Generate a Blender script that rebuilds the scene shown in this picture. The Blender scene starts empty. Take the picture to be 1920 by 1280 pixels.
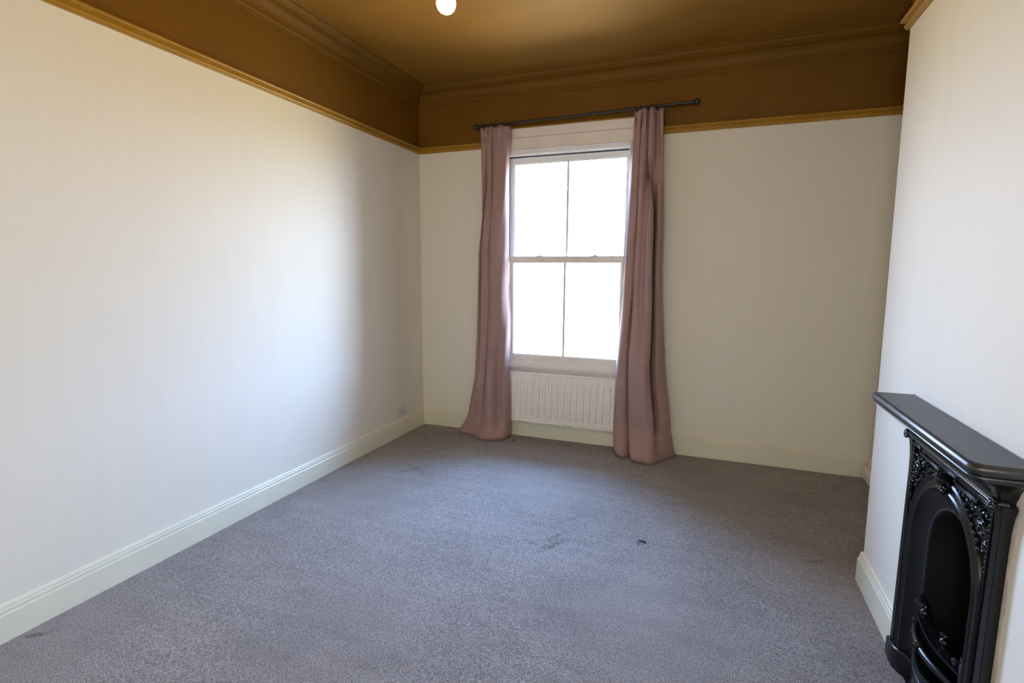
import bpy, bmesh, math, random
from mathutils import Vector, Matrix
random.seed(7)
C = bpy.context.scene.collection
PI = math.pi

# ------------------------------------------------------------------ camera
YAW, PITCH, ROLL, FPX = 20.67, 7.58, 0.38, 977.0
cam_d = bpy.data.cameras.new('camera'); cam = bpy.data.objects.new('camera', cam_d); C.objects.link(cam)
bpy.context.scene.camera = cam
_y, _p, _r = map(math.radians, (YAW, PITCH, ROLL))
F = Vector((-math.sin(_y)*math.cos(_p), math.cos(_y)*math.cos(_p), -math.sin(_p)))
R = Vector((math.cos(_y), math.sin(_y), 0)); U = R.cross(F)
R2 = R*math.cos(_r) + U*math.sin(_r); U2 = -R*math.sin(_r) + U*math.cos(_r)
m = Matrix((R2, U2, -F)).transposed().to_4x4(); m.translation = Vector((2.614, 0, 1.5)); cam.matrix_world = m
cam_d.sensor_width = 36; cam_d.lens = FPX/1920*36; cam_d.clip_start = .02

# ------------------------------------------------------------------ world (overcast bright sky above, sunlit ground below)
sc = bpy.context.scene
w = bpy.data.worlds.new('world'); sc.world = w; w.use_nodes = True
nt = w.node_tree; nt.nodes.clear()
tc = nt.nodes.new('ShaderNodeTexCoord'); sp = nt.nodes.new('ShaderNodeSeparateXYZ'); nt.links.new(tc.outputs['Generated'], sp.inputs[0])
mr = nt.nodes.new('ShaderNodeMapRange'); mr.inputs['From Min'].default_value = -1; mr.inputs['From Max'].default_value = 1
nt.links.new(sp.outputs['Z'], mr.inputs['Value'])
cr = nt.nodes.new('ShaderNodeValToRGB'); nt.links.new(mr.outputs[0], cr.inputs[0])
e = cr.color_ramp.elements
e[0].position = 0; e[0].color = (.27, .24, .14, 1)
e[1].position = 1; e[1].color = (.28, .49, .93, 1)
for pos, col in ((.485, (.29, .27, .18, 1)), (.51, (.46, .58, .90, 1)), (.60, (.43, .58, .93, 1)), (.76, (.30, .51, .95, 1))):
    q = cr.color_ramp.elements.new(pos); q.color = col
bg = nt.nodes.new('ShaderNodeBackground'); bg.inputs['Strength'].default_value = 59
ow = nt.nodes.new('ShaderNodeOutputWorld'); nt.links.new(cr.outputs[0], bg.inputs[0]); nt.links.new(bg.outputs[0], ow.inputs[0])
# window portal: only guides the sampling of the daylight that comes in through the sash window
pl = bpy.data.lights.new('window_portal', 'AREA'); pl.shape = 'RECTANGLE'; pl.size = 1.10; pl.size_y = 1.92
pl.cycles.is_portal = True
po = bpy.data.objects.new('window_portal', pl); C.objects.link(po); po.location = (1.422, 4.62, 1.57); po.rotation_euler = (math.radians(-90), 0, 0)
FILL_GLOBE = 80.0  # strength of the fill light added behind the camera
BULB = 160.0
sc.view_settings.view_transform = 'Standard'; sc.view_settings.look = 'None'
sc.view_settings.gamma = 1; sc.view_settings.use_curve_mapping = False
sc.view_settings.exposure = 0.0

# ------------------------------------------------------------------ dimensions (metres)
D, W = 4.434, 3.793            # back wall, right alcove wall
XB, YB0, YB1 = 3.388, 1.13, 2.85  # chimney breast face and its ends
YF = -2.7                      # wall behind the camera
ZR, ZC0, ZC = 2.585, 2.994, 3.15
OX0, OX1, OZ0, OZ1 = .865, 1.98, .52, 2.55   # window opening
YC = 1.995                     # fireplace centre line

# ------------------------------------------------------------------ materials
def newmat(name):
    mt = bpy.data.materials.new(name); mt.use_nodes = True
    return mt, mt.node_tree, mt.node_tree.nodes['Principled BSDF']
def paint(name, col, rough=.6, var=.04, scale=3, bump=0, bscale=200, spec=.5, metal=0, stretch=(1, 1, 1), coat=0, sheen=0):
    mt, t, b = newmat(name)
    co = t.nodes.new('ShaderNodeTexCoord'); mp = t.nodes.new('ShaderNodeMapping'); mp.inputs['Scale'].default_value = stretch
    t.links.new(co.outputs['Object'], mp.inputs[0])
    n = t.nodes.new('ShaderNodeTexNoise'); n.inputs['Scale'].default_value = scale; n.inputs['Detail'].default_value = 4
    t.links.new(mp.outputs[0], n.inputs['Vector'])
    r = t.nodes.new('ShaderNodeValToRGB'); t.links.new(n.outputs[0], r.inputs[0])
    r.color_ramp.elements[0].position = .3; r.color_ramp.elements[1].position = .7
    r.color_ramp.elements[0].color = tuple(c*(1-var) for c in col)+(1,)
    r.color_ramp.elements[1].color = tuple(min(1, c*(1+var)) for c in col)+(1,)
    t.links.new(r.outputs[0], b.inputs['Base Color'])
    b.inputs['Roughness'].default_value = rough; b.inputs['Specular IOR Level'].default_value = spec
    b.inputs['Metallic'].default_value = metal; b.inputs['Coat Weight'].default_value = coat
    b.inputs['Sheen Weight'].default_value = sheen
    if bump:
        n2 = t.nodes.new('ShaderNodeTexNoise'); n2.inputs['Scale'].default_value = bscale; n2.inputs['Detail'].default_value = 3
        t.links.new(mp.outputs[0], n2.inputs['Vector'])
        bp = t.nodes.new('ShaderNodeBump'); bp.inputs['Strength'].default_value = bump; bp.inputs['Distance'].default_value = .002
        t.links.new(n2.outputs[0], bp.inputs['Height']); t.links.new(bp.outputs[0], b.inputs['Normal'])
    return mt
M = {}
M['wall'] = paint('wall_paint', (.775, .75, .655), .62, .010, 5, .22, 90, .4, stretch=(3, 3, .35))
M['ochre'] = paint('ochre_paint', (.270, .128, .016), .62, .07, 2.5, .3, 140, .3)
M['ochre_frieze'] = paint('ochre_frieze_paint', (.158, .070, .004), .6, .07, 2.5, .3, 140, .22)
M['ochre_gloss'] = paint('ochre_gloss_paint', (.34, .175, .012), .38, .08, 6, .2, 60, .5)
M['skirting'] = paint('skirting_gloss_paint', (.74, .73, .60), .3, .03, 4, .15, 50, .5)
M['white'] = paint('white_gloss_paint', (.82, .79, .74), .3, .03, 8, .1, 40, .5)
M['white_cool'] = paint('white_sash_paint', (.80, .80, .80), .3, .02, 8, .1, 40, .5)
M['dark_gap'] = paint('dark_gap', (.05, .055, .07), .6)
M['radiator'] = paint('radiator_enamel', (.84, .82, .78), .38, .008, 14, 0, 60, .5)
M['iron'] = paint('black_cast_iron', (.0055, .006, .0072), .25, .2, 30, .10, 160, .38)
M['iron_lit'] = paint('lit_cast_iron', (.026, .028, .033), .30, .2, 30, .1, 160, .7)  # lighter copy of the iron; light catching raised details is put into the colour
M['iron_edge'] = paint('black_mantel_edge_paint', (.012, .0125, .014), .36, .15, 30, .05, 160, .85)
M['iron_dull'] = paint('black_fireback_iron', (.006, .006, .006), .7, .2, 20, .4, 120, .2)
M['mantel_top'] = paint('black_mantel_paint', (.020, .020, .021), .36, .15, 9, .35, 220, .5)
M['rod'] = paint('dark_grey_metal', (.028, .03, .036), .4, .1, 20, .1, 90, .5, metal=.3)
M['curtain'] = paint('dusty_mauve_fabric', (.345, .228, .216), .7, .05, 6, .2, 420, .3, sheen=.05)
M['plastic'] = paint('white_socket_plastic', (.66, .62, .58), .35, .01)
M['rust'] = paint('chipped_rusty_edge', (.06, .045, .04), .8, .4, 200)
M['plaster'] = paint('bare_filler_plaster', (.42, .39, .33), .85, .15, 30, .5, 60)
M['crumb'] = paint('brown_crumb', (.05, .035, .025), .9, .3, 200)

# carpet: speckled grey cut pile with the marks that are on it
def carpet():
    mt, t, b = newmat('grey_carpet'); N = t.nodes.new; Lk = t.links.new
    co = N('ShaderNodeTexCoord')
    def noise(s, d=3, rough=.6, vec=None):
        n = N('ShaderNodeTexNoise'); n.inputs['Scale'].default_value = s; n.inputs['Detail'].default_value = d
        n.inputs['Roughness'].default_value = rough; Lk(vec or co.outputs['Object'], n.inputs['Vector']); return n.outputs[0]
    def rng(x, a, c, lo, hi):
        r = N('ShaderNodeMapRange'); r.inputs['From Min'].default_value = a; r.inputs['From Max'].default_value = c
        r.inputs['To Min'].default_value = lo; r.inputs['To Max'].default_value = hi; Lk(x, r.inputs[0]); return r.outputs[0]
    def math_(op, a, c):
        n = N('ShaderNodeMath'); n.operation = op
        for i, x in enumerate((a, c)):
            if isinstance(x, (int, float)): n.inputs[i].default_value = x
            else: Lk(x, n.inputs[i])
        return n.outputs[0]
    fine = noise(190, 2, .75); mid = noise(60, 3, .75); big = noise(2.3, 5, .62); streak_m = N('ShaderNodeMapping')
    streak_m.inputs['Scale'].default_value = (1.2, 5.5, 1); streak_m.inputs['Rotation'].default_value = (0, 0, .5)
    Lk(co.outputs['Object'], streak_m.inputs[0]); streak = noise(2.2, 4, .6, streak_m.outputs[0])
    v = math_('MULTIPLY', rng(fine, .34, .66, .36, 1.62), rng(mid, .3, .7, .86, 1.12))
    v = math_('MULTIPLY', v, rng(big, .3, .7, .88, 1.10)); v = math_('MULTIPLY', v, rng(streak, .3, .7, .90, 1.08))
    # worn marks: (x, y, rx, ry, rot, strength)
    for (x, y, rx, ry, rot, st) in ((1.856, 2.722, .095, .020, 1.19, .42), (1.867, 2.623, .120, .028, 1.05, .50), (1.764, 2.612, .06, .025, -.33, .30), (1.924, 3.018, .12, .018, .89, .22),
                                    (1.88, 2.97, .035, .015, 0, .35), (2.03, 2.62, .12, .012, .1, .18), (2.13, 2.79, .08, .05, .67, .16), (.56, 3.32, .16, .045, 1.0, .26), (.59, 3.33, .15, .04, -.5, .22),
                                    (.50, 3.75, .1, .05, 1.2, .22), (3.22, 2.983, .055, .022, .5, .55), (.085, 1.158, .045, .016, .61, .7), (.12, 1.20, .02, .012, .3, .7), (.18, 1.85, .07, .03, 1.1, .2),
                                    (2.10, 2.36, .20, .07, .37, .13), (1.55, 1.6, .3, .08, .9, .10), (3.70, 4.09, .022, .008, -.8, .5)):
        mp = N('ShaderNodeMapping'); mp.vector_type = 'TEXTURE'
        mp.inputs['Location'].default_value = (x, y, 0); mp.inputs['Rotation'].default_value = (0, 0, rot); mp.inputs['Scale'].default_value = (rx, ry, 1)
        Lk(co.outputs['Object'], mp.inputs[0])
        ln = N('ShaderNodeVectorMath'); ln.operation = 'LENGTH'; Lk(mp.outputs[0], ln.inputs[0])
        msk = rng(ln.outputs['Value'], .35, 1.25, st, 0)
        msk = math_('MULTIPLY', msk, rng(noise(42, 3, .7), .40, .60, .15, 1.3))
        v = math_('MULTIPLY', v, math_('SUBTRACT', 1.0, msk))
    hue = noise(300, 1); mix = N('ShaderNodeMix'); mix.data_type = 'RGBA'; Lk(rng(hue, .35, .65, 0, 1), mix.inputs[0])
    mix.inputs[6].default_value = (.290, .240, .215, 1); mix.inputs[7].default_value = (.232, .238, .246, 1)
    mul = N('ShaderNodeVectorMath'); mul.operation = 'SCALE'; Lk(mix.outputs[2], mul.inputs[0]); Lk(v, mul.inputs['Scale'])
    Lk(mul.outputs[0], b.inputs['Base Color']); b.inputs['Roughness'].default_value = 1; b.inputs['Specular IOR Level'].default_value = .1
    b.inputs['Sheen Weight'].default_value = .2
    bp = N('ShaderNodeBump'); bp.inputs['Strength'].default_value = .9; bp.inputs['Distance'].default_value = .004
    Lk(math_('ADD', fine, math_('MULTIPLY', big, 1.5)), bp.inputs['Height']); Lk(bp.outputs[0], b.inputs['Normal'])
    return mt
M['carpet'] = carpet()

def glass():
    mt, t, b = newmat('window_glass'); t.nodes.remove(b); N = t.nodes.new
    tr = N('ShaderNodeBsdfTransparent'); tr.inputs[0].default_value = (.97, .98, .97, 1)
    gl = N('ShaderNodeBsdfGlossy'); gl.inputs['Roughness'].default_value = .02
    fr = N('ShaderNodeFresnel'); fr.inputs[0].default_value = 1.25
    mx = N('ShaderNodeMixShader'); t.links.new(fr.outputs[0], mx.inputs[0]); t.links.new(tr.outputs[0], mx.inputs[1]); t.links.new(gl.outputs[0], mx.inputs[2])
    t.links.new(mx.outputs[0], t.nodes['Material Output'].inputs[0]); return mt
M['glass'] = glass()
def emit(name, col, s):
    mt, t, b = newmat(name); b.inputs['Base Color'].default_value = (.9, .85, .8, 1)
    b.inputs['Emission Color'].default_value = col+(1,); b.inputs['Emission Strength'].default_value = s; return mt
M['globe'] = emit('added_fill_glow', (.985, 1, .94), FILL_GLOBE)  # glow of the added fill light, out of view
M['bulb'] = emit('lit_bulb_glass', (1, .42, .12), BULB)

# ------------------------------------------------------------------ mesh helpers
class MB:
    def __init__(s): s.v = []; s.f = []; s.mi = []
    def add(s, vs, fs, mi=0):
        n = len(s.v); s.v += [tuple(v) for v in vs]; s.f += [tuple(i+n for i in f) for f in fs]; s.mi += [mi]*len(fs); return s
    def box(s, x0, x1, y0, y1, z0, z1, mi=0):
        v = [(x, y, z) for z in (z0, z1) for y in (y0, y1) for x in (x0, x1)]
        return s.add(v, [(0, 2, 3, 1), (4, 5, 7, 6), (0, 1, 5, 4), (2, 6, 7, 3), (0, 4, 6, 2), (1, 3, 7, 5)], mi)
    def grid(s, rows, close_u=False, mi=0):
        n = len(rows[0]); vs = [p for r in rows for p in r]; fs = []
        for i in range(len(rows)-1):
            for j in range(n if close_u else n-1):
                k = (j+1) % n; fs.append((i*n+j, i*n+k, (i+1)*n+k, (i+1)*n+j))
        return s.add(vs, fs, mi)
    def tube(s, pts, r, seg=10, caps=True, mi=0):
        pts = [Vector(p) for p in pts]; rows = []; rr = r if isinstance(r, (list, tuple)) else [r]*len(pts)
        up = None
        for i, p in enumerate(pts):
            t = (pts[min(i+1, len(pts)-1)]-pts[max(i-1, 0)]).normalized()
            if up is None: up = t.orthogonal().normalized()
            up = (up-t*up.dot(t)).normalized(); b = t.cross(up)
            rows.append([p+(up*math.cos(a)+b*math.sin(a))*rr[i] for a in (2*PI*j/seg for j in range(seg))])
        s.grid(rows, True, mi)
        if caps:
            s.add(rows[0], [tuple(range(seg))[::-1]], mi); s.add(rows[-1], [tuple(range(seg))], mi)
        return s
    def ball(s, c, r, seg=12, rings=7, mi=0, rot=None):
        c = Vector(c); r = r if isinstance(r, (tuple, list)) else (r, r, r); rows = []
        for i in range(rings+1):
            th = PI*i/rings; row = []
            for j in range(seg):
                a = 2*PI*j/seg; p = Vector((r[0]*math.sin(th)*math.cos(a), r[1]*math.sin(th)*math.sin(a), r[2]*math.cos(th)))
                if rot: p = rot @ p
                row.append(c+p)
            rows.append(row)
        return s.grid(rows, True, mi)
    def torus(s, c, axis, R_, r, seg=20, sub=8, mi=0, arc=2*PI):
        c = Vector(c); ax = Vector(axis).normalized(); u = ax.orthogonal().normalized(); v = ax.cross(u); rows = []
        for i in range(seg+1):
            a = arc*i/seg; d = u*math.cos(a)+v*math.sin(a)
            rows.append([c+d*(R_+r*math.cos(b))+ax*(r*math.sin(b)) for b in (2*PI*j/sub for j in range(sub))])
        return s.grid(rows, True, mi)
    def lathe(s, c, prof, seg=16, mi=0):
        c = Vector(c)
        return s.grid([[c+Vector((r*math.cos(2*PI*j/seg), r*math.sin(2*PI*j/seg), z)) for j in range(seg)] for r, z in prof], True, mi)
    def build(s, name, mats, parent=None, smooth=False, bevel=0, merge=True, normals=True, seg=2, angle=40):
        me = bpy.data.meshes.new(name); me.from_pydata(s.v, [], s.f)
        mats = mats if isinstance(mats, (list, tuple)) else [mats]
        for k in mats: me.materials.append(M[k])
        for p, i in zip(me.polygons, s.mi): p.material_index = i
        bm = bmesh.new(); bm.from_mesh(me)
        if merge: bmesh.ops.remove_doubles(bm, verts=bm.verts, dist=1e-5)
        if normals: bmesh.ops.recalc_face_normals(bm, faces=bm.faces)
        bm.to_mesh(me); bm.free()
        if smooth or bevel:
            for p in me.polygons: p.use_smooth = True
            me.set_sharp_from_angle(angle=math.radians(angle))
        o = bpy.data.objects.new(name, me); C.objects.link(o)
        if bevel:
            b = o.modifiers.new('bevel', 'BEVEL'); b.width = bevel; b.segments = seg; b.limit_method = 'ANGLE'; b.angle_limit = math.radians(35)
        if parent: o.parent = parent
        return o
def tag(o, label, cat=None, group=None, kind=None):
    o['label'] = label
    if cat: o['category'] = cat
    if group: o['group'] = group
    if kind: o['kind'] = kind
    return o
def struct(o, label, cat): return tag(o, label, cat, kind='structure')
def empty(name, loc):
    o = bpy.data.objects.new(name, None); C.objects.link(o); o.location = loc; o.empty_display_size = .1; return o
def parent_keep(o, par):   # parts are written in world coordinates
    o.parent = par; o.matrix_parent_inverse = Matrix.Translation(par.location).inverted(); return o

# ================================================================== SETTING
# floor
mb = MB(); nx, ny = 60, 84
def fz(x, y):
    return .0025*math.sin(x*2.1+y*1.3)*math.sin(y*1.7-x*.8)-.0025
mb.grid([[(W*i/nx, YF+(D-YF)*j/ny, fz(W*i/nx, YF+(D-YF)*j/ny)) for i in range(nx+1)] for j in range(ny+1)])
mb.add([(0, YF, -.05), (W, YF, -.05), (W, D, -.05), (0, D, -.05)], [(0, 3, 2, 1)])
struct(mb.build('floor', 'carpet', smooth=True, normals=False), 'worn grey fitted carpet covering the whole floor', 'floor')
# ceiling
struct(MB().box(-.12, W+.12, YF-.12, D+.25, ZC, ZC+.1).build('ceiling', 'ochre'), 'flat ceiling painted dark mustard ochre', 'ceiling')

def wall_rects(mb, place, rects):
    for a0, a1, z0, z1, mi in rects: place(mb, a0, a1, z0, z1, mi)
# left wall: cream below the rail, ochre frieze above
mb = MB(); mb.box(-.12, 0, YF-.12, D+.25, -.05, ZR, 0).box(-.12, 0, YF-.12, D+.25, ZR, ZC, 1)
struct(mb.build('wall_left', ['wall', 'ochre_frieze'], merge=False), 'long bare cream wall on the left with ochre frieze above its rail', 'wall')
# back wall with the window opening
mb = MB(); Y0, Y1 = D, D+.25
for a0, a1, z0, z1, mi in ((0, OX0, -.05, ZR, 0), (OX1, W, -.05, ZR, 0), (OX0, OX1, -.05, OZ0-.0, 0), (OX0, OX1, OZ1, ZR, 0), (0, W, ZR, ZC, 1)):
    mb.box(a0, a1, Y0, Y1, z0, z1, mi)
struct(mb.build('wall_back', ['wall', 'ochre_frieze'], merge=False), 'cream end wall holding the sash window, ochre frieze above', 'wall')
mb = MB(); mb.box(W, W+.12, YF-.12, D+.25, -.05, ZR, 0).box(W, W+.12, YF-.12, D+.25, ZR, ZC, 1)
struct(mb.build('wall_right', ['wall', 'ochre_frieze'], merge=False), 'side wall of the alcove behind the chimney breast', 'wall')
mb = MB()
mb.box(0, W, YF-.12, YF, -.05, ZR, 0).box(0, W, YF-.12, YF, ZR, ZC, 1)
struct(mb.build('wall_front', ['wall', 'ochre_frieze'], merge=False), 'cream wall closing the room opposite the window', 'wall')
# chimney breast: its far arris leans a little, fire opening cut in its face
def yb(z): return YB1+.038*z
HY0, HY1, HZ = YC-.21, YC+.21, .79
mb = MB()
def face(y0a, y1a, z0, z1, mi, lean=False):
    e0 = yb(z0) if lean else y1a; e1 = yb(z1) if lean else y1a
    mb.add([(XB, y0a, z0), (XB, e0, z0), (XB, e1, z1), (XB, y0a, z1)], [(0, 3, 2, 1)], mi)
face(YB0, HY0, -.05, HZ, 0); face(HY1, 0, -.05, HZ, 0, True); face(YB0, 0, HZ, ZR, 0, True); face(YB0, 0, ZR, ZC, 1, True)
for z0, z1, mi in ((-.05, ZR, 0), (ZR, ZC, 1)):
    mb.add([(XB, yb(z0), z0), (W, yb(z0), z0), (W, yb(z1), z1), (XB, yb(z1), z1)], [(0, 1, 2, 3)], mi)
    mb.add([(XB, YB0, z0), (W, YB0, z0), (W, YB0, z1), (XB, YB0, z1)], [(0, 3, 2, 1)], mi)
# brick recess behind the cast iron
mb.add([(XB, HY0, 0), (XB, HY1, 0), (XB, HY1, HZ), (XB, HY0, HZ), (XB+.36, HY0, 0), (XB+.36, HY1, 0), (XB+.36, HY1, HZ), (XB+.36, HY0, HZ)],
       [(0, 1, 5, 4), (1, 2, 6, 5), (2, 3, 7, 6), (3, 0, 4, 7), (4, 5, 6, 7)], 0)
struct(mb.build('wall_chimney', ['wall', 'ochre_frieze'], normals=False), 'cream chimney breast on the right that holds the black fireplace', 'wall')

# swept trims ------------------------------------------------------
def strip(p0, p1, n, e0, e1, prof, base=(0, 0)):
    """prof: (offset from wall, z); e: +1 inside corner, -1 outside corner, 0 square end"""
    p0 = Vector(p0); p1 = Vector(p1); t = (p1-p0).normalized(); n = Vector(n); rows = []
    for P, s_, e_ in ((p0, 1, e0), (p1, -1, e1)):
        rows.append([(P.x+n.x*o+t.x*s_*e_*o, P.y+n.y*o+t.y*s_*e_*o, z) for o, z in prof])
    mb = MB(); mb.grid(rows, True); k = len(prof)
    mb.add(rows[0], [tuple(range(k))]); mb.add(rows[1], [tuple(range(k))[::-1]]); return mb
SK = [(0, -.01), (.021, -.01), (.021, .112), (.019, .115), (.0145, .117), (.0155, .122), (.0165, .130), (.013, .134), (.0125, .137), (.0125, .144), (.009, .150), (.004, .154), (0, .155)]
def rnd(cx, cz, r, a0, a1, n=6): return [(cx+r*math.cos(math.radians(a0+(a1-a0)*i/n)), cz+r*math.sin(math.radians(a0+(a1-a0)*i/n))) for i in range(n+1)]
RAIL = [(0, ZR)] + [(.012, ZR), (.014, ZR+.003), (.014, ZR+.007), (.018, ZR+.009), (.021, ZR+.015), (.020, ZR+.023), (.015, ZR+.028), (.015, ZR+.032), (.024, ZR+.036)] + rnd(.024, ZR+.045, .0095, -80, 120, 6) + [(.012, ZR+.052), (0, ZR+.046)]
def cove(cx, cz, r, n=8): return [(cx-r*math.cos(math.radians(90*i/n)), cz+r*math.sin(math.radians(90*i/n))) for i in range(n+1)]
COR = [(0, ZC0), (.010, ZC0), (.013, ZC0+.004), (.013, ZC0+.014), (.020, ZC0+.018), (.026, ZC0+.026), (.026, ZC0+.034), (.022, ZC0+.037), (.022, ZC0+.042)]
COR += [(.022+.058*(1-math.cos(math.radians(a))), ZC0+.042+.066*math.sin(math.radians(a))) for a in range(10, 91, 10)]
COR += [(.080, ZC0+.113), (.086, ZC0+.117), (.094, ZC0+.122), (.104, ZC0+.132), (.108, ZC0+.142), (.112, ZC0+.146), (.124, ZC0+.149), (.130, ZC), (0, ZC)]
def trim(name, prof, mat, label, p0, p1, n, e0, e1, cat):
    return struct(strip(p0, p1, n, e0, e1, prof).build(name, mat, smooth=True, angle=28), label, cat)
yf = yb(2.6)
for nm, prof, mat, what, cat in (('baseboard', SK, 'skirting', 'skirting board', 'skirting board'), ):
    trim('baseboard_left', prof, mat, 'tall cream skirting board along the long left wall', (0, YF, 0), (0, D, 0), (1, 0, 0), 1, 1, cat)
    trim('baseboard_back', prof, mat, 'cream skirting board under the window wall and radiator', (0, D, 0), (W, D, 0), (0, -1, 0), 1, 1, cat)
    trim('baseboard_right', prof, mat, 'skirting board on the alcove side wall', (W, D, 0), (W, yb(0), 0), (-1, 0, 0), 1, 1, cat)
    trim('baseboard_chimney_side', prof, mat, 'skirting board on the far return of the chimney breast', (W, yb(0), 0), (XB, yb(0), 0), (0, 1, 0), 1, -1, cat)
    trim('baseboard_chimney', prof, mat, 'short cream skirting board between breast corner and fireplace', (XB, yb(0), 0), (XB, YC+.335, 0), (-1, 0, 0), -1, 0, cat)
    trim('baseboard_chimney_near', prof, mat, 'skirting board on the near side of the fireplace', (XB, YC-.345, 0), (XB, YB0, 0), (-1, 0, 0), 0, -1, cat)
trim('trim_1', RAIL, 'ochre_gloss', 'mustard picture rail along the left wall', (0, YF, 0), (0, D, 0), (1, 0, 0), 1, 1, 'picture rail')
trim('trim_2', RAIL, 'ochre_gloss', 'mustard picture rail left of the window', (0, D, 0), (.772, D, 0), (0, -1, 0), 1, 0, 'picture rail')
trim('trim_3', RAIL, 'ochre_gloss', 'mustard picture rail right of the window', (2.075, D, 0), (W, D, 0), (0, -1, 0), 0, 1, 'picture rail')
trim('trim_4', RAIL, 'ochre_gloss', 'mustard picture rail on the alcove side wall', (W, D, 0), (W, yf, 0), (-1, 0, 0), 1, 1, 'picture rail')
trim('trim_5', RAIL, 'ochre_gloss', 'mustard picture rail on the far return of the chimney breast', (W, yf, 0), (XB, yf, 0), (0, 1, 0), 1, -1, 'picture rail')
trim('trim_6', RAIL, 'ochre_gloss', 'mustard picture rail across the chimney breast face, top right', (XB, yf, 0), (XB, YB0, 0), (-1, 0, 0), -1, -1, 'picture rail')
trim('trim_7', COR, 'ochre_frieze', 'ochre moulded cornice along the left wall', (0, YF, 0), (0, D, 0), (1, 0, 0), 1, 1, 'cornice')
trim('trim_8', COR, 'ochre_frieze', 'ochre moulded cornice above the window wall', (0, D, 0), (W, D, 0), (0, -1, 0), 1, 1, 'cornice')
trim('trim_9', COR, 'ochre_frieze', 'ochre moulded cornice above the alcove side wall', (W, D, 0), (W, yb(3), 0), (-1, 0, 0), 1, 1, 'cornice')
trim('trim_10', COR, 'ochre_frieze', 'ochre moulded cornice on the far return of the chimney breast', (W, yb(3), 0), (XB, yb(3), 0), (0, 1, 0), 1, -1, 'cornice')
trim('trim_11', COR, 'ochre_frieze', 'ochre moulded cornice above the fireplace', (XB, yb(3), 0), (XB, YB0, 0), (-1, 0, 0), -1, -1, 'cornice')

# ------------------------------------------------------------------ window
win = empty('window_1', (1.422, D, OZ0)); struct(win, 'white painted timber sash window, two panes over two, between mauve curtains', 'window')
def wp(mb, name, mat, **k): return parent_keep(mb.build(name, mat, **k), win)
# architrave and head boards on the wall face
wp(MB().box(.775, .868, D-.024, D-.001, .30, 2.55), 'architrave', 'white', bevel=.004)
wp(MB().box(1.977, 2.070, D-.024, D-.001, .30, 2.55), 'architrave', 'white', bevel=.004)
wp(MB().box(.775, 2.070, D-.024, D-.001, 2.5485, 2.649), 'head_board', 'white', bevel=.002)
wp(MB().box(.775, 2.070, D-.021, D-.001, 2.6515, 2.728), 'head_board', 'white', bevel=.002)
mb = MB().box(.775, 2.070, D-.030, D-.001, 2.728, 2.736); wp(mb, 'head_fillet', 'ochre_gloss', bevel=.002)
mb = MB().box(.860, 1.985, D-.032, D-.020, 2.541, 2.551); wp(mb, 'head_bead', 'white', bevel=.003)
# box frame lining the opening
fr = MB(); fr.box(OX0, .885, D-.01, D+.16, OZ0, OZ1).box(1.960, OX1, D-.01, D+.16, OZ0, OZ1).box(.885, 1.960, D-.01, D+.16, 2.512, OZ1)
wp(fr, 'frame', 'white_cool', bevel=.003)
sb = MB(); sb.box(.885, .897, D+.005, D+.022, .70, 2.512).box(1.948, 1.960, D+.005, D+.022, .70, 2.512).box(.885, 1.960, D+.005, D+.022, 2.503, 2.512)
wp(sb, 'staff_bead', 'white_cool', bevel=.002)
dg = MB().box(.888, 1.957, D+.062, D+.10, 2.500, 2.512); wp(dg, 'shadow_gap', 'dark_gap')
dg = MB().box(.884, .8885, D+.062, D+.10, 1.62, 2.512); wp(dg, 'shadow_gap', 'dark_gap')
# upper sash (outer track)
ya, yb_ = D+.060, D+.100
us = MB(); us.box(.888, .928, ya, yb_, 1.585, 2.499).box(1.923, 1.957, ya, yb_, 1.585, 2.499).box(.928, 1.923, ya, yb_, 2.452, 2.499).box(.928, 1.923, ya, yb_, 1.585, 1.640)
us.box(.928, .935, ya+.012, yb_, 1.64, 2.452).box(1.916, 1.923, ya+.012, yb_, 1.64, 2.452).box(.935, 1.916, ya+.012, yb_, 2.443, 2.452)
wp(us, 'upper_sash', 'white_cool', bevel=.002)
ls = MB(); ya, yb_ = D+.022, D+.058
ls.box(.900, .940, ya, yb_, .645, 1.640).box(1.902, 1.945, ya, yb_, .645, 1.640).box(.940, 1.902, ya, yb_, 1.584, 1.640).box(.940, 1.902, ya, yb_, .700, .748)
ls.box(.897, 1.948, ya-.016, yb_, .648, .703).box(.938, 1.904, ya-.004, yb_, .722, .727).box(.940, .945, ya+.01, yb_, .76, 1.584).box(.940, 1.902, ya+.01, yb_, .748, .758)
wp(ls, 'lower_sash', 'white', bevel=.002)
for (xm, y, z0, z1) in ((1.422, D+.078, 1.64, 2.445), (1.418, D+.040, .756, 1.585)):
    wp(MB().box(xm-.0105, xm+.0105, y-.012, y+.012, z0, z1), 'glazing_bar', 'white_cool', bevel=.003)
for (xa, xb_, y, z0, z1) in ((.934, 1.416, D+.080, 1.638, 2.446), (1.428, 1.918, D+.080, 1.638, 2.446), (.942, 1.412, D+.044, .756, 1.586), (1.424, 1.904, D+.044, .756, 1.586)):
    wp(MB().box(xa, xb_, y-.002, y+.002, z0, z1), 'pane', 'glass')
for xh in (1.184, 1.677):   # sash fasteners on the meeting rail
    mb = MB(); mb.box(xh-.030, xh+.030, D+.026, D+.056, 1.640, 1.646); mb.lathe((xh+.006, D+.040, 1.646), [(0.0, 0), (.013, 0), (.010, .005), (.005, .008), (.007, .013), (.0, .018)], 12)
    wp(mb, 'sash_fastener', 'white', smooth=True)
# inner sill and apron board below
wp(MB().box(.868, 1.977, D-.004, D+.16, .636, .648), 'sill', 'white', bevel=.002)
wp(MB().box(.868, 1.977, D+.030, D+.16, .521, .635), 'apron_board', 'white', bevel=.002)

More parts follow.
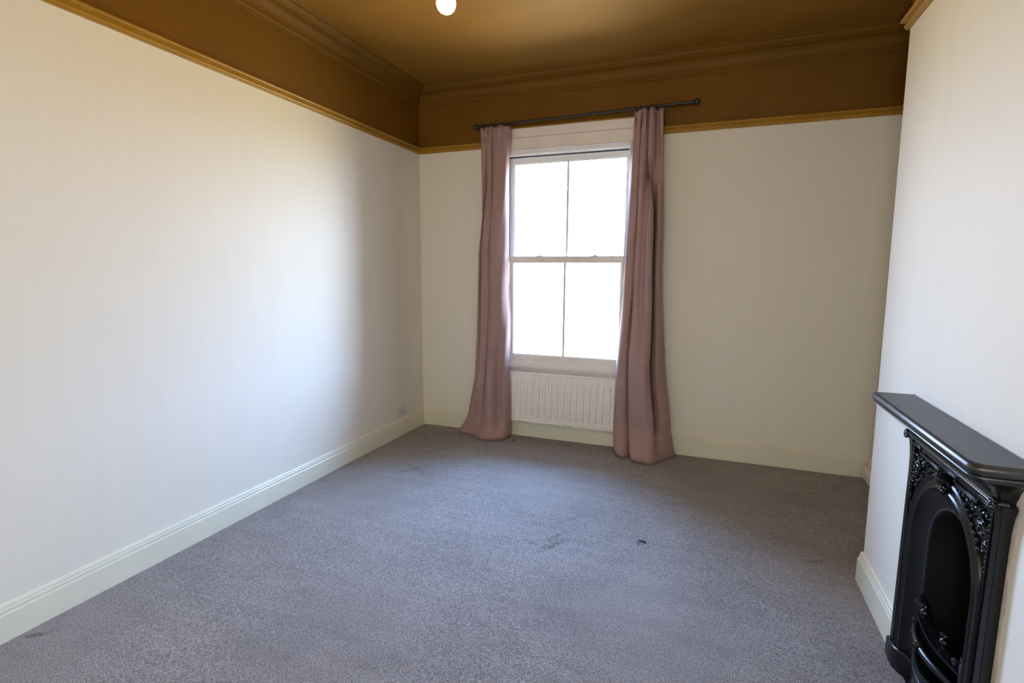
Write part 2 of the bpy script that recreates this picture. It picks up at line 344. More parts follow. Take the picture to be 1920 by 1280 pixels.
# ------------------------------------------------------------------ outside ledge of the wall (stone sill below the sash)
struct(MB().box(.80, 2.04, D+.16, D+.34, .56, .625).build('trim_12', 'white', bevel=.006), 'outer stone ledge beneath the window', 'window ledge')

# ================================================================== RADIATOR
rad = empty('radiator', (1.43, 4.37, .15)); tag(rad, 'white ribbed panel radiator mounted under the window', 'radiator')
RX0, RX1, RZ0, RZ1, RYF = .905, 1.965, .158, .598, 4.345
def radp(mb, name, mat, **k): return parent_keep(mb.build(name, mat, **k), rad)
pitch = .0575; x_first = .9935
rows = []
xs = []; x = RX0
def rib(xx):   # raised broad ribs, narrow valleys
    ph = ((xx-x_first)/pitch) % 1.0; ph = min(ph, 1-ph)     # 0 at rib centre, .5 in the valley
    t = max(0, min(1, (ph-.16)/.26)); return 1-t*t*(3-2*t)
nxs = 360
zl = [(RZ0, -1), (RZ0+.004, 0), (RZ0+.020, 0), (RZ0+.038, 0), (RZ0+.052, .55), (RZ0+.062, 1), (RZ1-.078, 1), (RZ1-.066, .55), (RZ1-.052, 0), (RZ1-.010, 0), (RZ1-.003, -.6), (RZ1, -1.4)]
for z, a in zl:
    row = []
    for i in range(nxs+1):
        xx = RX0+(RX1-RX0)*i/nxs; d = 0
        if a > 0: d = a*(.015*rib(xx)-.007)
        if a < 0: d = a*.004
        row.append((xx, RYF-d, z))
    rows.append(row)
radp(MB().grid(rows), 'front_panel', 'radiator', smooth=True, angle=50, normals=False)
mb = MB(); mb.box(RX0, RX1, RYF+.005, RYF+.012, RZ0, RZ1); mb.box(RX0, RX1, RYF+.048, RYF+.056, RZ0+.01, RZ1-.01)
radp(mb, 'back_panel', 'radiator')
mb = MB().box(RX0-.002, RX1+.002, RYF-.002, RYF+.056, RZ1-.001, RZ1+.006)
radp(mb, 'top_cover', 'radiator', bevel=.002)
for xa in (RX0-.003, RX1-.001): radp(MB().box(xa, xa+.004, RYF, RYF+.056, RZ0+.004, RZ1+.004), 'side_cover', 'radiator', bevel=.001)
mb = MB().box(RX0, RX1, RYF-.0055, RYF+.012, RZ0-.004, RZ0+.006); radp(mb, 'bottom_flange', 'radiator', bevel=.002)
mb = MB()                      # chipped paint along the bottom edge
for i in range(34):
    xx = random.choice([random.uniform(.98, 1.07), random.uniform(1.08, 1.14), random.uniform(1.34, 1.55), random.uniform(1.36, 1.52)])
    w_ = random.uniform(.003, .011); h_ = random.uniform(.002, .005)
    z_ = RZ0-.0045+random.uniform(0, .002)
    mb.box(xx, xx+w_, RYF-.0062, RYF-.0045, z_, z_+h_)
o = radp(mb, 'paint_chips', 'rust', merge=False); o['kind'] = 'stuff'; o['label'] = 'dark chipped paint along the bottom edge'
for xx in (1.10, 1.78): radp(MB().box(xx, xx+.03, RYF+.05, D-.012, .22, .55), 'wall_bracket', 'radiator')
mb = MB().tube([(RX1-.04, 4.385, .175), (RX1-.04, 4.385, .11), (RX1-.04, 4.385, -.003)], .0075); mb.lathe((RX1-.04, 4.385, .13), [(0, 0), (.014, 0), (.014, .035), (0, .035)]); radp(mb, 'pipe', 'radiator', smooth=True)

# ================================================================== CURTAIN ROD
def lerp(a, b, t): return a+(b-a)*t
RA, RB = Vector((.655, 4.334, 2.7515)), Vector((2.425, 4.334, 2.777))
rod = empty('curtain_rod', (1.54, 4.334, 2.75)); tag(rod, 'thin dark grey curtain rod with ball finials above the window', 'curtain rod')
def rp(mb, name, mat='rod', **k): return parent_keep(mb.build(name, mat, smooth=True, **k), rod)
rp(MB().tube([RA, RA.lerp(RB, .55)], .0088, 14), 'pole'); rp(MB().tube([RA.lerp(RB, .55), RB], .0105, 14), 'pole')
for P, s_ in ((RA, -1), (RB, 1)):
    mb = MB(); mb.ball(P+Vector((s_*.026, 0, 0)), .0235, 18, 12)
    mb.tube([P+Vector((-s_*.022, 0, 0)), P+Vector((-s_*.006, 0, 0)), P+Vector((s_*.002, 0, 0)), P+Vector((s_*.008, 0, 0))], [.0125, .0135, .014, .009], 14); rp(mb, 'finial')
for t in (.035, .85):
    P = RA.lerp(RB, t); mb = MB(); mb.tube([P+Vector((0, .0, -.014)), P+Vector((0, .05, -.018)), Vector((P.x, D-.004, P.z-.02))], .006, 8)
    mb.tube([Vector((P.x, D-.008, P.z-.02)), Vector((P.x, D-.001, P.z-.02))], .022, 14); mb.torus(P, (1, 0, 0), .013, .0035); rp(mb, 'bracket')

# ================================================================== CURTAINS
def catmull(vals, t):
    n = len(vals)-1; f = t*n; i = min(int(f), n-1); u = f-i
    p0, p1, p2, p3 = vals[max(i-1, 0)], vals[i], vals[i+1], vals[min(i+2, n)]
    return .5*((2*p1)+(-p0+p2)*u+(2*p0-5*p1+4*p2-p3)*u*u+(-p0+3*p1-3*p2+p3)*u*u*u)
def curtain(name, label, levels, heading, zwob=None):
    """levels: (z, xl, xr, ybase, [(s, depth), ...]) from the top down, same number of folds each"""
    root = empty(name, ((levels[0][1]+levels[0][2])/2, 4.31, 0)); tag(root, label, 'curtain', 'mauve curtains')
    def crisp(pr):      # widen the overlap where one fold laps over the next
        pr = [list(p) for p in pr]
        for i in range(len(pr)-1):
            if pr[i+1][0] < pr[i][0]:
                pr[i][0] += .016; pr[i+1][0] -= .016
                pr[i if pr[i][1] < pr[i+1][1] else i+1][1] -= .018
        return pr
    levels = [l[:4]+(crisp(l[4]),) for l in levels]
    zs = [l[0] for l in levels]; n = 90; m_ = 220; rows = []
    K = len(levels[0][4])
    for j in range(n+1):
        z = zs[0]+(zs[-1]-zs[0])*j/n
        i = 0
        while i < len(zs)-2 and z < zs[i+1]: i += 1
        t = (z-zs[i])/(zs[i+1]-zs[i]); t = max(0, min(1, t)); ts = t*t*(3-2*t)*.35+t*.65
        A, B = levels[i], levels[i+1]
        xl, xr, y0 = (lerp(A[k], B[k], ts) for k in (1, 2, 3))
        amp = 1.0+.65*min(1, max(0, (z-.1)/.4))*min(1, max(0, (2.5-z)/.4))
        S = [lerp(a[0], b[0], ts) for a, b in zip(A[4], B[4])]; Dp = [lerp(a[1], b[1], ts) for a, b in zip(A[4], B[4])]
        row = []; f2 = max(0, min(1, (z-1.25)/.7))*max(.35, min(1, (2.8-z)/.35)); ph = .8+.5*(2.7-z)
        fade = max(0, min(1, (z-2.42)/.25)); fade = fade*fade
        for k in range(m_+1):
            u = k/m_; s_ = catmull(S, u); d = catmull(Dp, u); d *= amp if d > 0 else 1
            d += .009*f2*math.sin(2*PI*4.3*u+ph)
            d += heading*fade*math.sin(u*PI*2*6.5+.6)*(1 if z < 2.72 else .8)
            wob = .0035*math.sin(u*17+z*5.5)+.0025*math.sin(u*31-z*9)
            hz = 0
            if z < .25:
                hz = (1-z/.25)
                d += .012*math.sin(u*9+2)*hz
            zz = z
            if j == 0: zz = z + .004*math.sin(u*PI*2*6.5)
            if z < .06 and zwob: zz = z+zwob(u)*(1-z/.06)
            row.append((lerp(xl, xr, s_)+wob*.5, y0-d-wob, zz))
        rows.append(row)
    o = MB().grid(rows).build('fabric', 'curtain', smooth=True, normals=False, angle=180)
    so = o.modifiers.new('thick', 'SOLIDIFY'); so.thickness = .0028; so.offset = 0
    parent_keep(o, root)
    return root
def rings(xs_):
    for x_ in xs_:
        P = RA.lerp(RB, (x_-RA.x)/(RB.x-RA.x)); mb = MB()
        mb.torus(P+Vector((0, 0, -.001)), (1, .25*random.uniform(-1, 1), 0), .0150, .0032, 20, 8)
        rp(mb, 'ring')
rings((.675, .705, .735, .765, .80, .87, .945, 1.998, 2.035, 2.052, 2.075, 2.10, 2.125, 2.16))
# folds, left curtain
fL_top = [(0, 0), (.10, .03), (.20, .03), (.27, -.02), (.24, .03), (.34, .045), (.44, .03), (.50, -.02), (.47, .02), (.60, .04), (.80, .045), (.94, .03), (1, -.02)]
fL_mid = [(0, -.01), (.08, .02), (.20, -.02), (.17, .02), (.30, .035), (.44, .03), (.49, -.025), (.455, .03), (.55, .055), (.72, .06), (.86, .05), (.96, .02), (1, -.02)]
fL_low = [(0, -.01), (.08, .02), (.16, .035), (.22, .04), (.30, .04), (.38, .03), (.46, -.005), (.425, .04), (.52, .07), (.64, .065), (.76, .03), (.90, .048), (1, 0)]
fL_bot = [(0, -.03), (.07, -.01), (.10, .045), (.22, .075), (.34, .09), (.42, .10), (.48, .10), (.52, .135), (.62, .155), (.74, .155), (.84, .14), (.96, .09), (1.0, .01)]
cl = curtain('curtain', 'mauve floor-length curtain hanging left of the window', [
    (2.728, .682, .952, 4.325, fL_top), (2.50, .690, .938, 4.325, fL_top), (2.00, .695, .938, 4.325, fL_mid), (1.64, .657, .931, 4.325, fL_mid),
    (1.08, .640, .958, 4.325, fL_mid), (.58, .616, .962, 4.325, fL_low), (.17, .545, .975, 4.325, fL_low), (.055, .48, .975, 4.32, fL_bot), (.004, .44, .968, 4.315, fL_bot)],
    .010)
fR_top = [(0, -.015), (.08, .025), (.18, .03), (.28, .02), (.34, -.02), (.30, .03), (.42, .045), (.54, .03), (.60, -.02), (.56, .04), (.72, .05), (.84, .0), (1, .03)]
fR_mid = [(0, -.02), (.10, .02), (.22, .035), (.31, .02), (.37, -.03), (.325, .02), (.42, .05), (.56, .05), (.68, .085), (.775, .065), (.73, -.01), (.87, .03), (1, .01)]
fR_low = [(0, -.01), (.06, .04), (.16, .06), (.27, .045), (.355, -.01), (.32, .07), (.42, .115), (.55, .12), (.66, .12), (.725, .09), (.69, .02), (.85, .04), (1, 0)]
fR_bot = [(0, .06), (.06, .14), (.16, .185), (.25, .165), (.345, .10), (.325, .19), (.41, .235), (.53, .245), (.64, .245), (.72, .20), (.80, .13), (.90, .05), (1, 0)]
cr_ = curtain('curtain', 'mauve floor-length curtain hanging right of the window', [
    (2.745, 1.992, 2.210, 4.325, fR_top), (2.42, 1.978, 2.222, 4.325, fR_top), (1.97, 1.959, 2.240, 4.325, fR_mid), (1.63, 1.942, 2.247, 4.325, fR_mid),
    (1.29, 1.932, 2.262, 4.325, fR_mid), (.76, 1.914, 2.303, 4.325, fR_low), (.25, 1.905, 2.368, 4.325, fR_low), (.06, 1.925, 2.405, 4.325, fR_bot), (.004, 1.935, 2.42, 4.33, fR_bot)],
    .016)

# loose pinched flaps of the heading tape
def flap(root, a, b, c, y):
    (xa, za), (xb_, zb_), (xc, zc_) = a, b, c; rows = []
    for j in range(9):
        t = j/8; l = (lerp(xa, xc, t), lerp(za, zc_, t)); r = (lerp(xb_, xc, t), lerp(zb_, zc_, t)); row = []
        for k in range(7):
            u = k/6; row.append((lerp(l[0], r[0], u), y-.016*math.sin(PI*u)*(1-t*.7)+.02*t*t, lerp(l[1], r[1], u)-.006*math.sin(PI*u)*(1-t)))
        rows.append(row)
    o = MB().grid(rows).build('heading_fold', 'curtain', smooth=True, normals=False, angle=180)
    so = o.modifiers.new('thick', 'SOLIDIFY'); so.thickness = .003; parent_keep(o, root)
flap(cl, (.722, 2.672), (.768, 2.705), (.757, 2.585), 4.270)
flap(cr_, (2.012, 2.722), (2.072, 2.755), (2.040, 2.615), 4.272)
flap(cr_, (2.062, 2.742), (2.092, 2.742), (2.090, 2.585), 4.262)

# ================================================================== CEILING BULB
bx, by, bz = 1.595, 1.95, 2.535
lamp = empty('pendant_light', (bx, by, ZC)); tag(lamp, 'lit bare bulb hanging on a cord from the ochre ceiling', 'light')
def lp(mb, name, mat, **k): return parent_keep(mb.build(name, mat, smooth=True, **k), lamp)
lp(MB().lathe((bx, by, bz), [(0, -.038), (.012, -.0365), (.023, -.031), (.032, -.021), (.0372, -.008), (.0375, .004), (.034, .018), (.027, .034), (.019, .05), (.0145, .06), (.0135, .066), (0, .066)], 32), 'bulb', 'bulb')
lp(MB().lathe((bx, by, bz), [(0, .064), (.0145, .064), (.0145, .075), (.020, .078), (.020, .108), (.012, .120), (.006, .135), (0, .135)], 20), 'bulb_holder', 'plastic')
lp(MB().tube([(bx, by, bz+.13), (bx, by, ZC-.02)], .0035, 8), 'cord', 'plastic')
lp(MB().lathe((bx, by, ZC), [(0, -.001), (.045, -.001), (.042, -.02), (.012, -.035), (0, -.035)], 24), 'ceiling_rose', 'plastic')

# added unseen fill light behind the camera, shaped as a globe on a cord
gx, gy, gz = 2.2, -2.0, 2.05
g2 = empty('fill_globe', (gx, gy, ZC)); tag(g2, 'glowing fill globe added unseen behind the camera to light the far wall', 'light')
parent_keep(MB().ball((gx, gy, gz), .21, 32, 20).build('fill_sphere', 'globe', smooth=True), g2)
parent_keep(MB().tube([(gx, gy, gz+.2), (gx, gy, ZC-.02)], .0035, 8).build('cord', 'plastic', smooth=True), g2)
parent_keep(MB().lathe((gx, gy, ZC), [(0, -.001), (.045, -.001), (.042, -.02), (.012, -.035), (0, -.035)], 24).build('ceiling_rose', 'plastic', smooth=True), g2)

# ================================================================== SOCKET
sk = empty('wall_socket', (0, 4.045, .215)); tag(sk, 'white double power socket low on the left wall beside the corner', 'socket')
parent_keep(MB().box(.001, .010, 3.985, 4.103, .171, .262).build('face_plate', 'plastic', bevel=.003), sk)
for yc_ in (4.018, 4.072):
    mb = MB()
    mb.box(.0095, .0106, yc_-.002, yc_+.002, .216, .224).box(.0095, .0106, yc_-.014, yc_-.008, .198, .203).box(.0095, .0106, yc_+.008, yc_+.014, .198, .203)
    parent_keep(mb.build('pin_holes', 'dark_gap'), sk)
    parent_keep(MB().box(.0095, .0135, yc_+.006, yc_+.018, .232, .248).build('switch', 'plastic', bevel=.001), sk)

# boxed-in pipe at the foot of the alcove corner
pb = MB(); pr = [(W-.001, .004), (W-.046, .004), (W-.052, .02), (W-.052, .085), (W-.040, .100), (W-.001, .100)]
rows = [[(x, y, z) for x, z in pr] for y in (4.22, 4.40)]
pb.grid(rows, True).add(rows[0], [tuple(range(6))]).add(rows[1], [tuple(range(6))[::-1]])
tag(pb.build('pipe_box', 'white', bevel=.004), 'small white boxed pipe cover on the floor in the far right corner', 'pipe box')

# ================================================================== FIREPLACE
fp = empty('fireplace', (XB, YC, 0)); tag(fp, 'black cast iron arched bedroom fireplace against the chimney breast', 'fireplace')
def fpp(mb, name, mat='iron', par=None, **k):
    k.setdefault('smooth', True)
    o = mb.build(name, mat, **k)
    if par is None: return parent_keep(o, fp)
    o.parent = par; o.matrix_parent_inverse = (par.matrix_parent_inverse.copy()) ; return o
def P3(y, z, d): return (XB-d, YC+y, z)      # d: distance out of the wall
NA = 48
def arch(hw, zs, ap, d, zb=.0):
    pts = []
    for i in range(8): pts.append(P3(hw, zb+(zs-zb)*i/8, d))
    for i in range(NA+1):
        a = PI*i/NA; pts.append(P3(hw*math.cos(a), zs+(ap-zs)*math.sin(a), d))
    for i in range(7, -1, -1): pts.append(P3(-hw, zb+(zs-zb)*i/8, d))
    return pts
def rect(hw, top, d, zs, zb=.0, r0=.27):
    pts = []
    for i in range(8): pts.append(P3(hw, zb+(zs-zb)*i/8, d))
    ca = math.atan2(top-zs, hw)
    for i in range(NA+1):
        a = PI*i/NA
        # snap the nearest ray to each corner
        for c in (ca, PI-ca):
            if abs(a-c) <= PI/NA/2: a = c
        cx_, sy = math.cos(a), math.sin(a)
        k = min(hw/abs(cx_) if abs(cx_) > 1e-6 else 1e9, (top-zs)/sy if sy > 1e-6 else 1e9)
        pts.append(P3(cx_*k, zs+sy*k, d))
    for i in range(7, -1, -1): pts.append(P3(-hw, zb+(zs-zb)*i/8, d))
    return pts
zs = .57
loops = [rect(.330, .915, .001, zs), rect(.330, .915, .026, zs), rect(.328, .913, .028, zs), rect(.300, .872, .028, zs), rect(.298, .870, .027, zs), rect(.296, .868, .020, zs),
         arch(.281, zs, .850, .020), arch(.279, zs, .848, .028), arch(.274, zs, .843, .032), arch(.268, zs, .837, .030), arch(.262, zs, .831, .026),
         arch(.246, zs-.003, .812, .026), arch(.241, zs-.003, .807, .030), arch(.236, zs-.004, .801, .030), arch(.233, zs-.004, .798, .024),
         arch(.226, zs-.006, .790, .016), arch(.212, zs-.008, .773, .005), arch(.196, zs-.012, .757, -.001), arch(.184, zs-.016, .743, -.006), arch(.177, zs-.018, .735, -.007), arch(.173, zs-.018, .731, -.010)]
fpp(MB().grid(loops), 'surround', angle=24, normals=True)
# firebox
fb = MB(); lo = [arch(.173, zs-.018, .731, -.0095), arch(.165, zs-.03, .715, -.06), arch(.125, zs-.08, .60, -.25)]
fb.grid(lo); n_ = len(lo[-1]); fb.add(lo[-1], [tuple(range(n_))]); fb.add([P3(.2, .004, .02), P3(-.2, .004, .02), P3(-.2, .004, -.26), P3(.2, .004, -.26)], [(0, 1, 2, 3)])
fpp(fb, 'firebox', 'iron_dull', angle=40)
# bead row round the opening
bd = MB()
def bead_path(pts, step, r, mb, seg=6, rings=4):
    acc = 0; prev = Vector(pts[0])
    for p in pts[1:]:
        p = Vector(p); L_ = (p-prev).length
        while acc < L_:
            mb.ball(prev.lerp(p, acc/L_), r, seg, rings); acc += step
        acc -= L_; prev = p
bead_path(arch(.1785, zs-.018, .7365, -.0050, .12), .0075, .0030, bd)
o = fpp(bd, 'arch_beading', 'iron_lit', merge=False); o['kind'] = 'stuff'
# mantel shelf
def shelf_ring(off, z):
    # plan with clipped front corners; off pulls the edge inwards
    y1, y0, dp, c = .443-off, -.424+off, .139-off, .020
    return [P3(y1, z, -.004), P3(y1, z, dp-c), P3(y1-c*.35, z, dp-c*.30), P3(y1-c, z, dp), P3(y0+c*1.5, z, dp), P3(y0+c*.5, z, dp-c*.35), P3(y0, z, dp-c*1.2), P3(y0, z, -.004)]
ms = MB(); prof = [(.005, 1.033)]+[(.0035-.0085*math.sin(PI*k/9), 1.0325-.0255*(1-math.cos(PI*k/9))/2) for k in range(1, 10)]+[(.006, 1.0065), (.0062, 1.004), (.002, 1.003), (.0005, 1.0015), (.0005, .9975), (.003, .996), (.010, .995), (.05, .992)]
rows = [shelf_ring(o_, z_) for o_, z_ in prof]
ms.grid(rows, True); ms.add(rows[-1], [tuple(range(8))[::-1]])
fpp(ms, 'mantel_edge', 'iron_edge', angle=50)
tp = MB(); tp.add(shelf_ring(.004, 1.033), [tuple(range(8))]); tp.add(shelf_ring(.010, 1.0325), [tuple(range(8))[::-1]]); tp.grid([shelf_ring(.004, 1.033), shelf_ring(.010, 1.0325)], True)
tp = MB(); a_, b_ = shelf_ring(.0035, 1.0328), shelf_ring(.006, 1.0342); tp.grid([a_, b_], True); tp.add(b_, [tuple(range(8))])
fpp(tp, 'mantel_top', 'mantel_top', smooth=False)
# bed mould under the shelf: cove with flutes, returned at both ends
def bed_ring(hw, d, z): return [P3(hw, z, -.002), P3(hw, z, d), P3(-hw, z, d), P3(-hw, z, -.002)]
bprof = [(.333, .030, .902), (.337, .046, .903), (.338, .0475, .905), (.3375, .046, .9075), (.334, .033, .9085), (.336, .034, .925), (.342, .040, .942), (.352, .051, .956), (.365, .066, .966), (.380, .082, .972), (.384, .086, .976), (.392, .094, .984), (.397, .100, .994)]
fpp(MB().grid([bed_ring(*b) for b in bprof]), 'bed_mould', angle=35)
fl = MB(); nf = 40
for i in range(nf):
    yy = .318-.636*(i+.5)/nf
    cur = [(.046, .9085, .0062), (.042, .915, .0032), (.040, .924, .0018), (.046, .942, .0017), (.057, .956, .0016), (.070, .965, .0016), (.082, .971, .0016)]
    for sgn in (1,):
        v = []
        for d_, z_, w_ in cur: v += [P3(yy-w_, z_, d_-.009), P3(yy, z_-.0005, d_+.005), P3(yy+w_, z_, d_-.009)]
        f = []
        for q in range(len(cur)-1):
            f += [(q*3, q*3+1, q*3+4, q*3+3), (q*3+1, q*3+2, q*3+5, q*3+4)]
        fl.add(v, f)
o = fpp(fl, 'fluting', 'iron_lit', normals=False, smooth=False); o['kind'] = 'stuff'
bd = MB(); bead_path([P3(.312, .8985, .031), P3(-.312, .8985, .031)], .0072, .0029, bd); o = fpp(bd, 'frieze_beading', merge=False); o['kind'] = 'stuff'
# raised fillets of the frieze
fi = MB()
def fillet(a, b, w=.0022, d=.0315):
    (y0, z0), (y1, z1) = a, b
    if abs(z0-z1) < 1e-6: fi.box(XB-d, XB-.024, YC+min(y0, y1), YC+max(y0, y1), z0-w, z0+w)
    else: fi.box(XB-d, XB-.024, YC+y0-w, YC+y0+w, min(z0, z1), max(z0, z1))
for dz in (0, -.006):
    fillet((.232, .862+dz), (.062, .862+dz)); fillet((-.062, .862+dz), (-.205, .862+dz))
    fillet((.300, .880+dz), (.236, .880+dz)); fillet((-.209, .880+dz), (-.285, .880+dz)); fillet((.060, .880+dz), (-.060, .880+dz))
for yy in (.233, -.207, .061, -.061): fillet((yy, .862), (yy, .882))
for s_ in (1, -1):
    fillet((s_*.292, .60), (s_*.292, .872))
fpp(fi, 'frieze_fillets', bevel=.001, merge=False)
# corner brackets that carry the shelf ends + rosettes
for s_ in (1, -1):
    mb = MB(); rows = []
    for z_, o_ in ((.78, .0), (.82, .001), (.85, .004), (.875, .009), (.89, .014), (.905, .018)):
        rows.append([P3(s_*.29, z_, .002), P3(s_*(.331+o_), z_, .002), P3(s_*(.331+o_), z_, .028+o_*.5), P3(s_*.305, z_, .029+o_*.3)])
    mb.grid(rows); mb.add(rows[-1], [(0, 1, 2, 3)]); fpp(mb, 'corner_bracket', bevel=.002)
    mb = MB(); c = P3(s_*.325, .905, .046)
    mb.ball(c, .0105, 14, 9)
    for q in range(8):
        a = 2*PI*q/8; mb.ball((c[0]-.001, c[1]+.012*math.cos(a), c[2]+.012*math.sin(a)), (.007, .0062, .0062), 8, 6)
    mb.tube([P3(s_*.325, .905, .020), P3(s_*.325, .905, .042)], [.020, .015], 16); fpp(mb, 'rosette', merge=False)
# spandrel foliage
def leaf(mb, y, z, L_, wd, ang, d=.024, th=.006):
    rot = Matrix.Rotation(ang, 3, 'X'); mb.ball(P3(y, z, d), (th, wd, L_), 8, 8, rot=rot)
def spiral(mb, y, z, r0, r1, a0, turns, d=.028, th=.0035, s_=1):
    pts = []; n = 26
    for i in range(n+1):
        t = i/n; r = r0+(r1-r0)*t; a = a0+s_*turns*2*PI*t; pts.append(P3(y+r*math.cos(a), z+r*math.sin(a), d+.003*t))
    mb.tube(pts, [th*(1-.3*i/n) for i in range(n+1)], 7); mb.ball(pts[-1], th*1.5, 8, 6)
for s_ in (1, -1):
    mb = MB(); rr = random.Random(3)
    spiral(mb, s_*.243, .800, .030, .006, PI/2, 1.3, s_=s_); spiral(mb, s_*.186, .836, .014, .003, 0, 1.2, s_=-s_); spiral(mb, s_*.270, .752, .016, .004, PI, 1.2, s_=s_)
    # main leaves fanning out of the corner
    for k in range(7):
        a = math.radians(-8+22*k); L_ = .017+.004*(k % 2)
        yy = .250-.026*math.cos(a-.5); z_ = .808-.020*math.sin(a)+.004*k
        leaf(mb, s_*yy, z_, .012, .0055, s_*(a-.9), .030)
    for k in range(11):     # beaded stem along the arch, big to small
        t = k/10; a = math.radians(34+t*46); r = .288+.006*math.sin(k*2)
        mb.ball(P3(s_*r*math.cos(a), zs+r*.99*math.sin(a)+.006, .027), .0062*(1-.5*t)+.0012, 9, 6)
    for k in range(12):
        t = k/11; mb.ball(P3(s_*(.2865+.001*math.sin(k*3)), .690+.168*t, .027), (.006, .0058-.001*(k % 2), .0052), 9, 6)
    for k in range(8):
        t = k/7; leaf(mb, s_*(.270-.115*t+.004*math.sin(k*5)), .842+.006*math.sin(k*2.3), .010, .0050, s_*(.8+k*.9), .028)
    for k in range(16):
        yy = rr.uniform(.205, .285); z_ = rr.uniform(.745, .85)
        if math.hypot(yy, (z_-zs)) < .289: continue
        leaf(mb, s_*yy, z_, rr.uniform(.007, .012), rr.uniform(.003, .005), rr.uniform(0, PI), .026)
    for k in range(9):
        a = PI*2*k/9; mb.ball(P3(s_*.243+.019*math.cos(a), .80+.019*math.sin(a), .030), .0036, 7, 5)
    leaf(mb, s_*.2875, .672, .016, .0045, 0, .024); leaf(mb, s_*.288, .645, .013, .003, 0, .022); leaf(mb, s_*.2885, .625, .010, .002, 0, .021)
    fpp(mb, 'spandrel_foliage', merge=False)['label'] = 'raised scroll and leaf ornament'
# keystone boss
mb = MB()
mb.ball(P3(.004, .846, .036), (.022, .021, .023), 18, 12)
mb.torus(P3(.004, .852, .040), (.3, 0, 1), .0215, .0035, 20, 7); mb.torus(P3(.004, .858, .038), (.3, 0, 1), .019, .003, 20, 7)
for y_, z_ in ((.026, .826), (-.018, .824), (.004, .818), (.012, .808), (-.004, .808)): mb.ball(P3(y_, z_, .036), .008, 10, 7)
leaf(mb, .034, .842, .013, .006, .7, .033); leaf(mb, -.026, .842, .013, .006, -.7, .033)
fpp(mb, 'keystone_boss', merge=False)
# plinth blocks
for s_ in (1, -1):
    pr = [(.000, .340), (.034, .340), (.0375, .336), (.040, .300), (.041, .252), (.034, .230), (.027, .211), (.015, .196), (.007, .187), (-.004, .172)]
    top = [.064, .064, .066, .070, .080, .083, .086, .086, .080, .062]
    rows = [[P3(s_*y_, -.006, d_) for d_, y_ in pr], [P3(s_*y_, t_-.005, d_) for (d_, y_), t_ in zip(pr, top)], [P3(s_*y_, t_, d_-.004) for (d_, y_), t_ in zip(pr, top)], [P3(s_*min(y_, .331), t_+.001, -.004) for (d_, y_), t_ in zip(pr, top)]]
    fpp(MB().grid(rows), 'plinth_block', angle=30)
# grate
def bow(y, amp, hw=.172): return amp*(1-(y/hw)**2)
gr = MB(); rows = []
n = 28; tpz = .288
ys = [.168-.336*k/n for k in range(n+1)]
for y_ in ys:
    o_ = .001+bow(y_, .030); i_ = -.040+bow(y_, .030)
    rows.append([P3(y_, tpz, o_), P3(y_, tpz+.006, o_-.002), P3(y_, tpz+.007, i_), P3(y_, tpz, i_)])
gr.grid(rows, True); gr.tube([P3(y_, tpz+.006, .001+bow(y_, .030)) for y_ in ys], .0026, 8)
fpp(gr, 'top_plate', angle=30)
for y_, d_ in ((.120, .000), (-.040, -.002)):
    c = P3(y_, tpz+.006, d_)
    mb = MB().lathe(c, [(0, 0), (.008, 0), (.0065, .004), (.0115, .009), (.0155, .016), (.0155, .022), (.011, .029), (.006, .033), (.0055, .038), (.013, .041), (.0150, .045), (.0130, .050), (.007, .053), (0, .0545)], 20)
    fpp(mb, 'finial_knob')
mb = MB(); L1 = [P3(y_, .245, .002+bow(y_, .040)) for y_ in ys]
mb.tube(L1, [.0085+.0035*min(1, (1-abs(y_)/.168)*3) for y_ in ys], 14)
for yy, r_ in ((.014, .0165), (.006, .0145)): mb.torus(P3(yy, .245, .002+bow(yy, .040)), (0, 1, 0), r_, .0045, 20, 8)
fpp(mb, 'round_bar', merge=False)
fpp(MB().tube([P3(y_, .120, .000+bow(y_, .034)) for y_ in ys], .006, 10), 'lower_bar')
for s_ in (1, -1):
    for zz, yy, sz in (((.330, .158, .0165), (.258, .160, .0150), (.210, .160, .0150), (.178, .164, .0085), (.146, .166, .0080))[:5 if s_ > 0 else 1]):   # pointed studs up the side of the grate
        mb = MB(); c = Vector(P3(s_*yy, zz, .016)); pts = []
        for q in range(8):
            a = PI/4*q+.1; r_ = sz if q % 2 == 0 else sz*.30; pts.append(c+Vector((.002*(q % 2), r_*math.cos(a), r_*math.sin(a))))
        mb.add([tuple(p) for p in pts]+[tuple(c+Vector((-.008, 0, 0))), tuple(c+Vector((.006, 0, 0)))], [(i, (i+1) % 8, 8) for i in range(8)]+[((i+1) % 8, i, 9) for i in range(8)])
        mb.tube([c, c+Vector((.016, -.002*s_, 0))], .003, 6)
        fpp(mb, 'star_stud', 'iron_lit', smooth=False)
    mb = MB(); mb.grid([[P3(s_*.176, z_, -.004), P3(s_*.170, z_, .003), P3(s_*.160, z_, .003), P3(s_*.156, z_, -.010)] for z_ in (.05, .352)]); fpp(mb, 'grate_side_rail', 'iron')
    if s_ > 0: fpp(MB().tube([P3(s_*.158, .330, .014), P3(s_*.145, .334, .010), P3(s_*.122, .338, .002)], [.003, .004, .0035], 8), 'knob_stay')
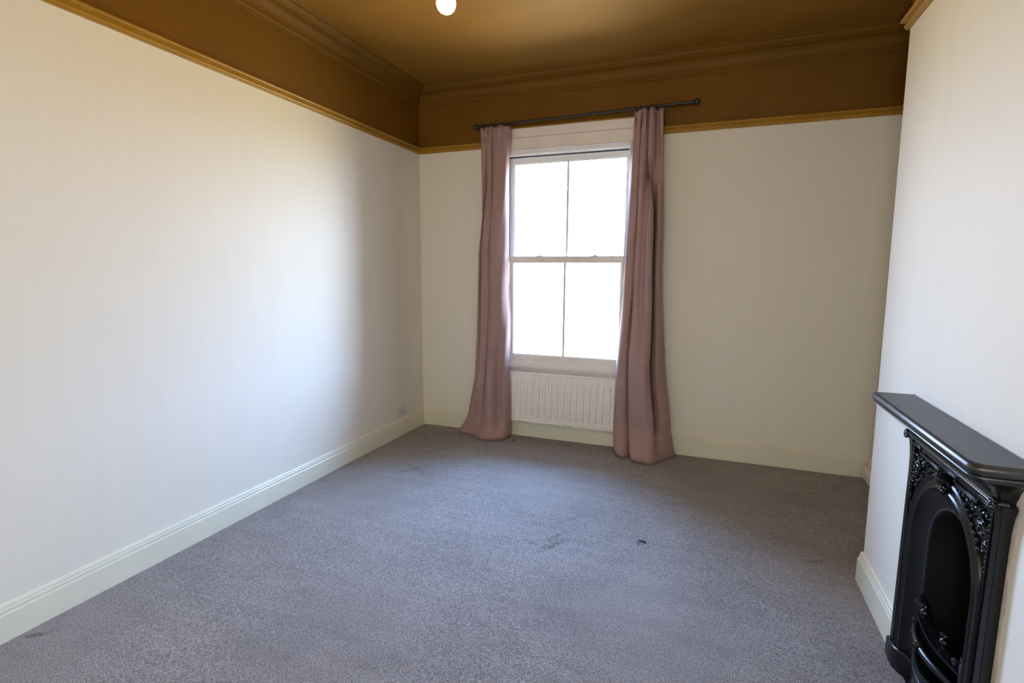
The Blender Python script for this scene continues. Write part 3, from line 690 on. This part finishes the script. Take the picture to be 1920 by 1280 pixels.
# ash apron in front of the grate
mb = MB(); rows = []
def rimz(y): return .160+.050*(abs(y)/.168)**1.6
for t_, k_ in ((0, .9), (.3, .93), (.6, .96), (.85, 1.0), (.93, 1.0), (1.0, .97), (1.01, .85), (.99, .5)):
    rows.append([P3(y_, rimz(y_)*t_-.003, .002+(bow(y_, .036))*k_) for y_ in ys])
mb.grid(rows)
for t_, k_ in ((.86, 1.06), (.93, 1.06), (1.0, 1.0)):
    mb.tube([P3(y_, rimz(y_)*t_, .002+(bow(y_, .036))*k_) for y_ in ys], .0027, 8)
fpp(mb, 'ash_apron', angle=35, merge=False)

# filler strip of unpainted plaster down the near side of the surround
rng = random.Random(5); mb = MB(); rows = []
for k in range(61):
    z_ = .0+.925*k/60; w1 = .018+rng.uniform(-.003, .003)+.006*math.sin(k*.5); w0 = rng.uniform(-.001, .001)
    rows.append([P3(-.331+.004, z_, .0025), P3(-.331-w1*.35, z_, .003+w0*.4), P3(-.331-w1*.62, z_, .0002)])
mb.grid(rows); struct(mb.build('trim_13', 'plaster', smooth=True), 'rough strip of bare filler down the near edge of the fireplace', 'filler')
mb = MB(); rows = []
for k in range(61):
    y_ = .445-.87*k/60; h1 = .003+abs(.002*math.sin(k*.9))+rng.uniform(0, .0015)
    rows.append([P3(y_, 1.030, .004), P3(y_, 1.0342+h1*.15, .0020), P3(y_, 1.0342+h1*.35, .0002)])
mb.grid(rows); struct(mb.build('trim_14', 'plaster', smooth=True), 'thin filler line where the mantel shelf meets the wall', 'filler')

# ================================================================== small bits on the carpet
def crumb(x, y, r, label, seed):
    rg = random.Random(seed); mb = MB(); mb.ball((x, y, r*.5), (r, r*.8, r*.6), 8, 5)
    mb.v = [(a+rg.uniform(-.15, .15)*r, b+rg.uniform(-.15, .15)*r, c) for a, b, c in mb.v]
    tag(mb.build('crumb', 'crumb', smooth=True, merge=False), label, 'crumb', 'dark crumbs on the carpet')
crumb(1.037, 4.236, .009, 'dark crumb on the carpet just right of the left curtain hem', 1)
crumb(.50, 4.22, .008, 'dark crumb on the carpet in front of the left curtain', 2)
mb = MB(); mb.tube([(2.313, 2.852, .0025), (2.333, 2.847, .004), (2.353, 2.841, .003)], [.003, .0045, .0045], 6); mb.tube([(2.312, 2.848, .0015), (2.313, 2.81, .002), (2.319, 2.785, .001)], .0018, 6)
tag(mb.build('brown_thread', 'crumb', smooth=True, merge=False), 'small bent brown scrap lying mid carpet', 'scrap')
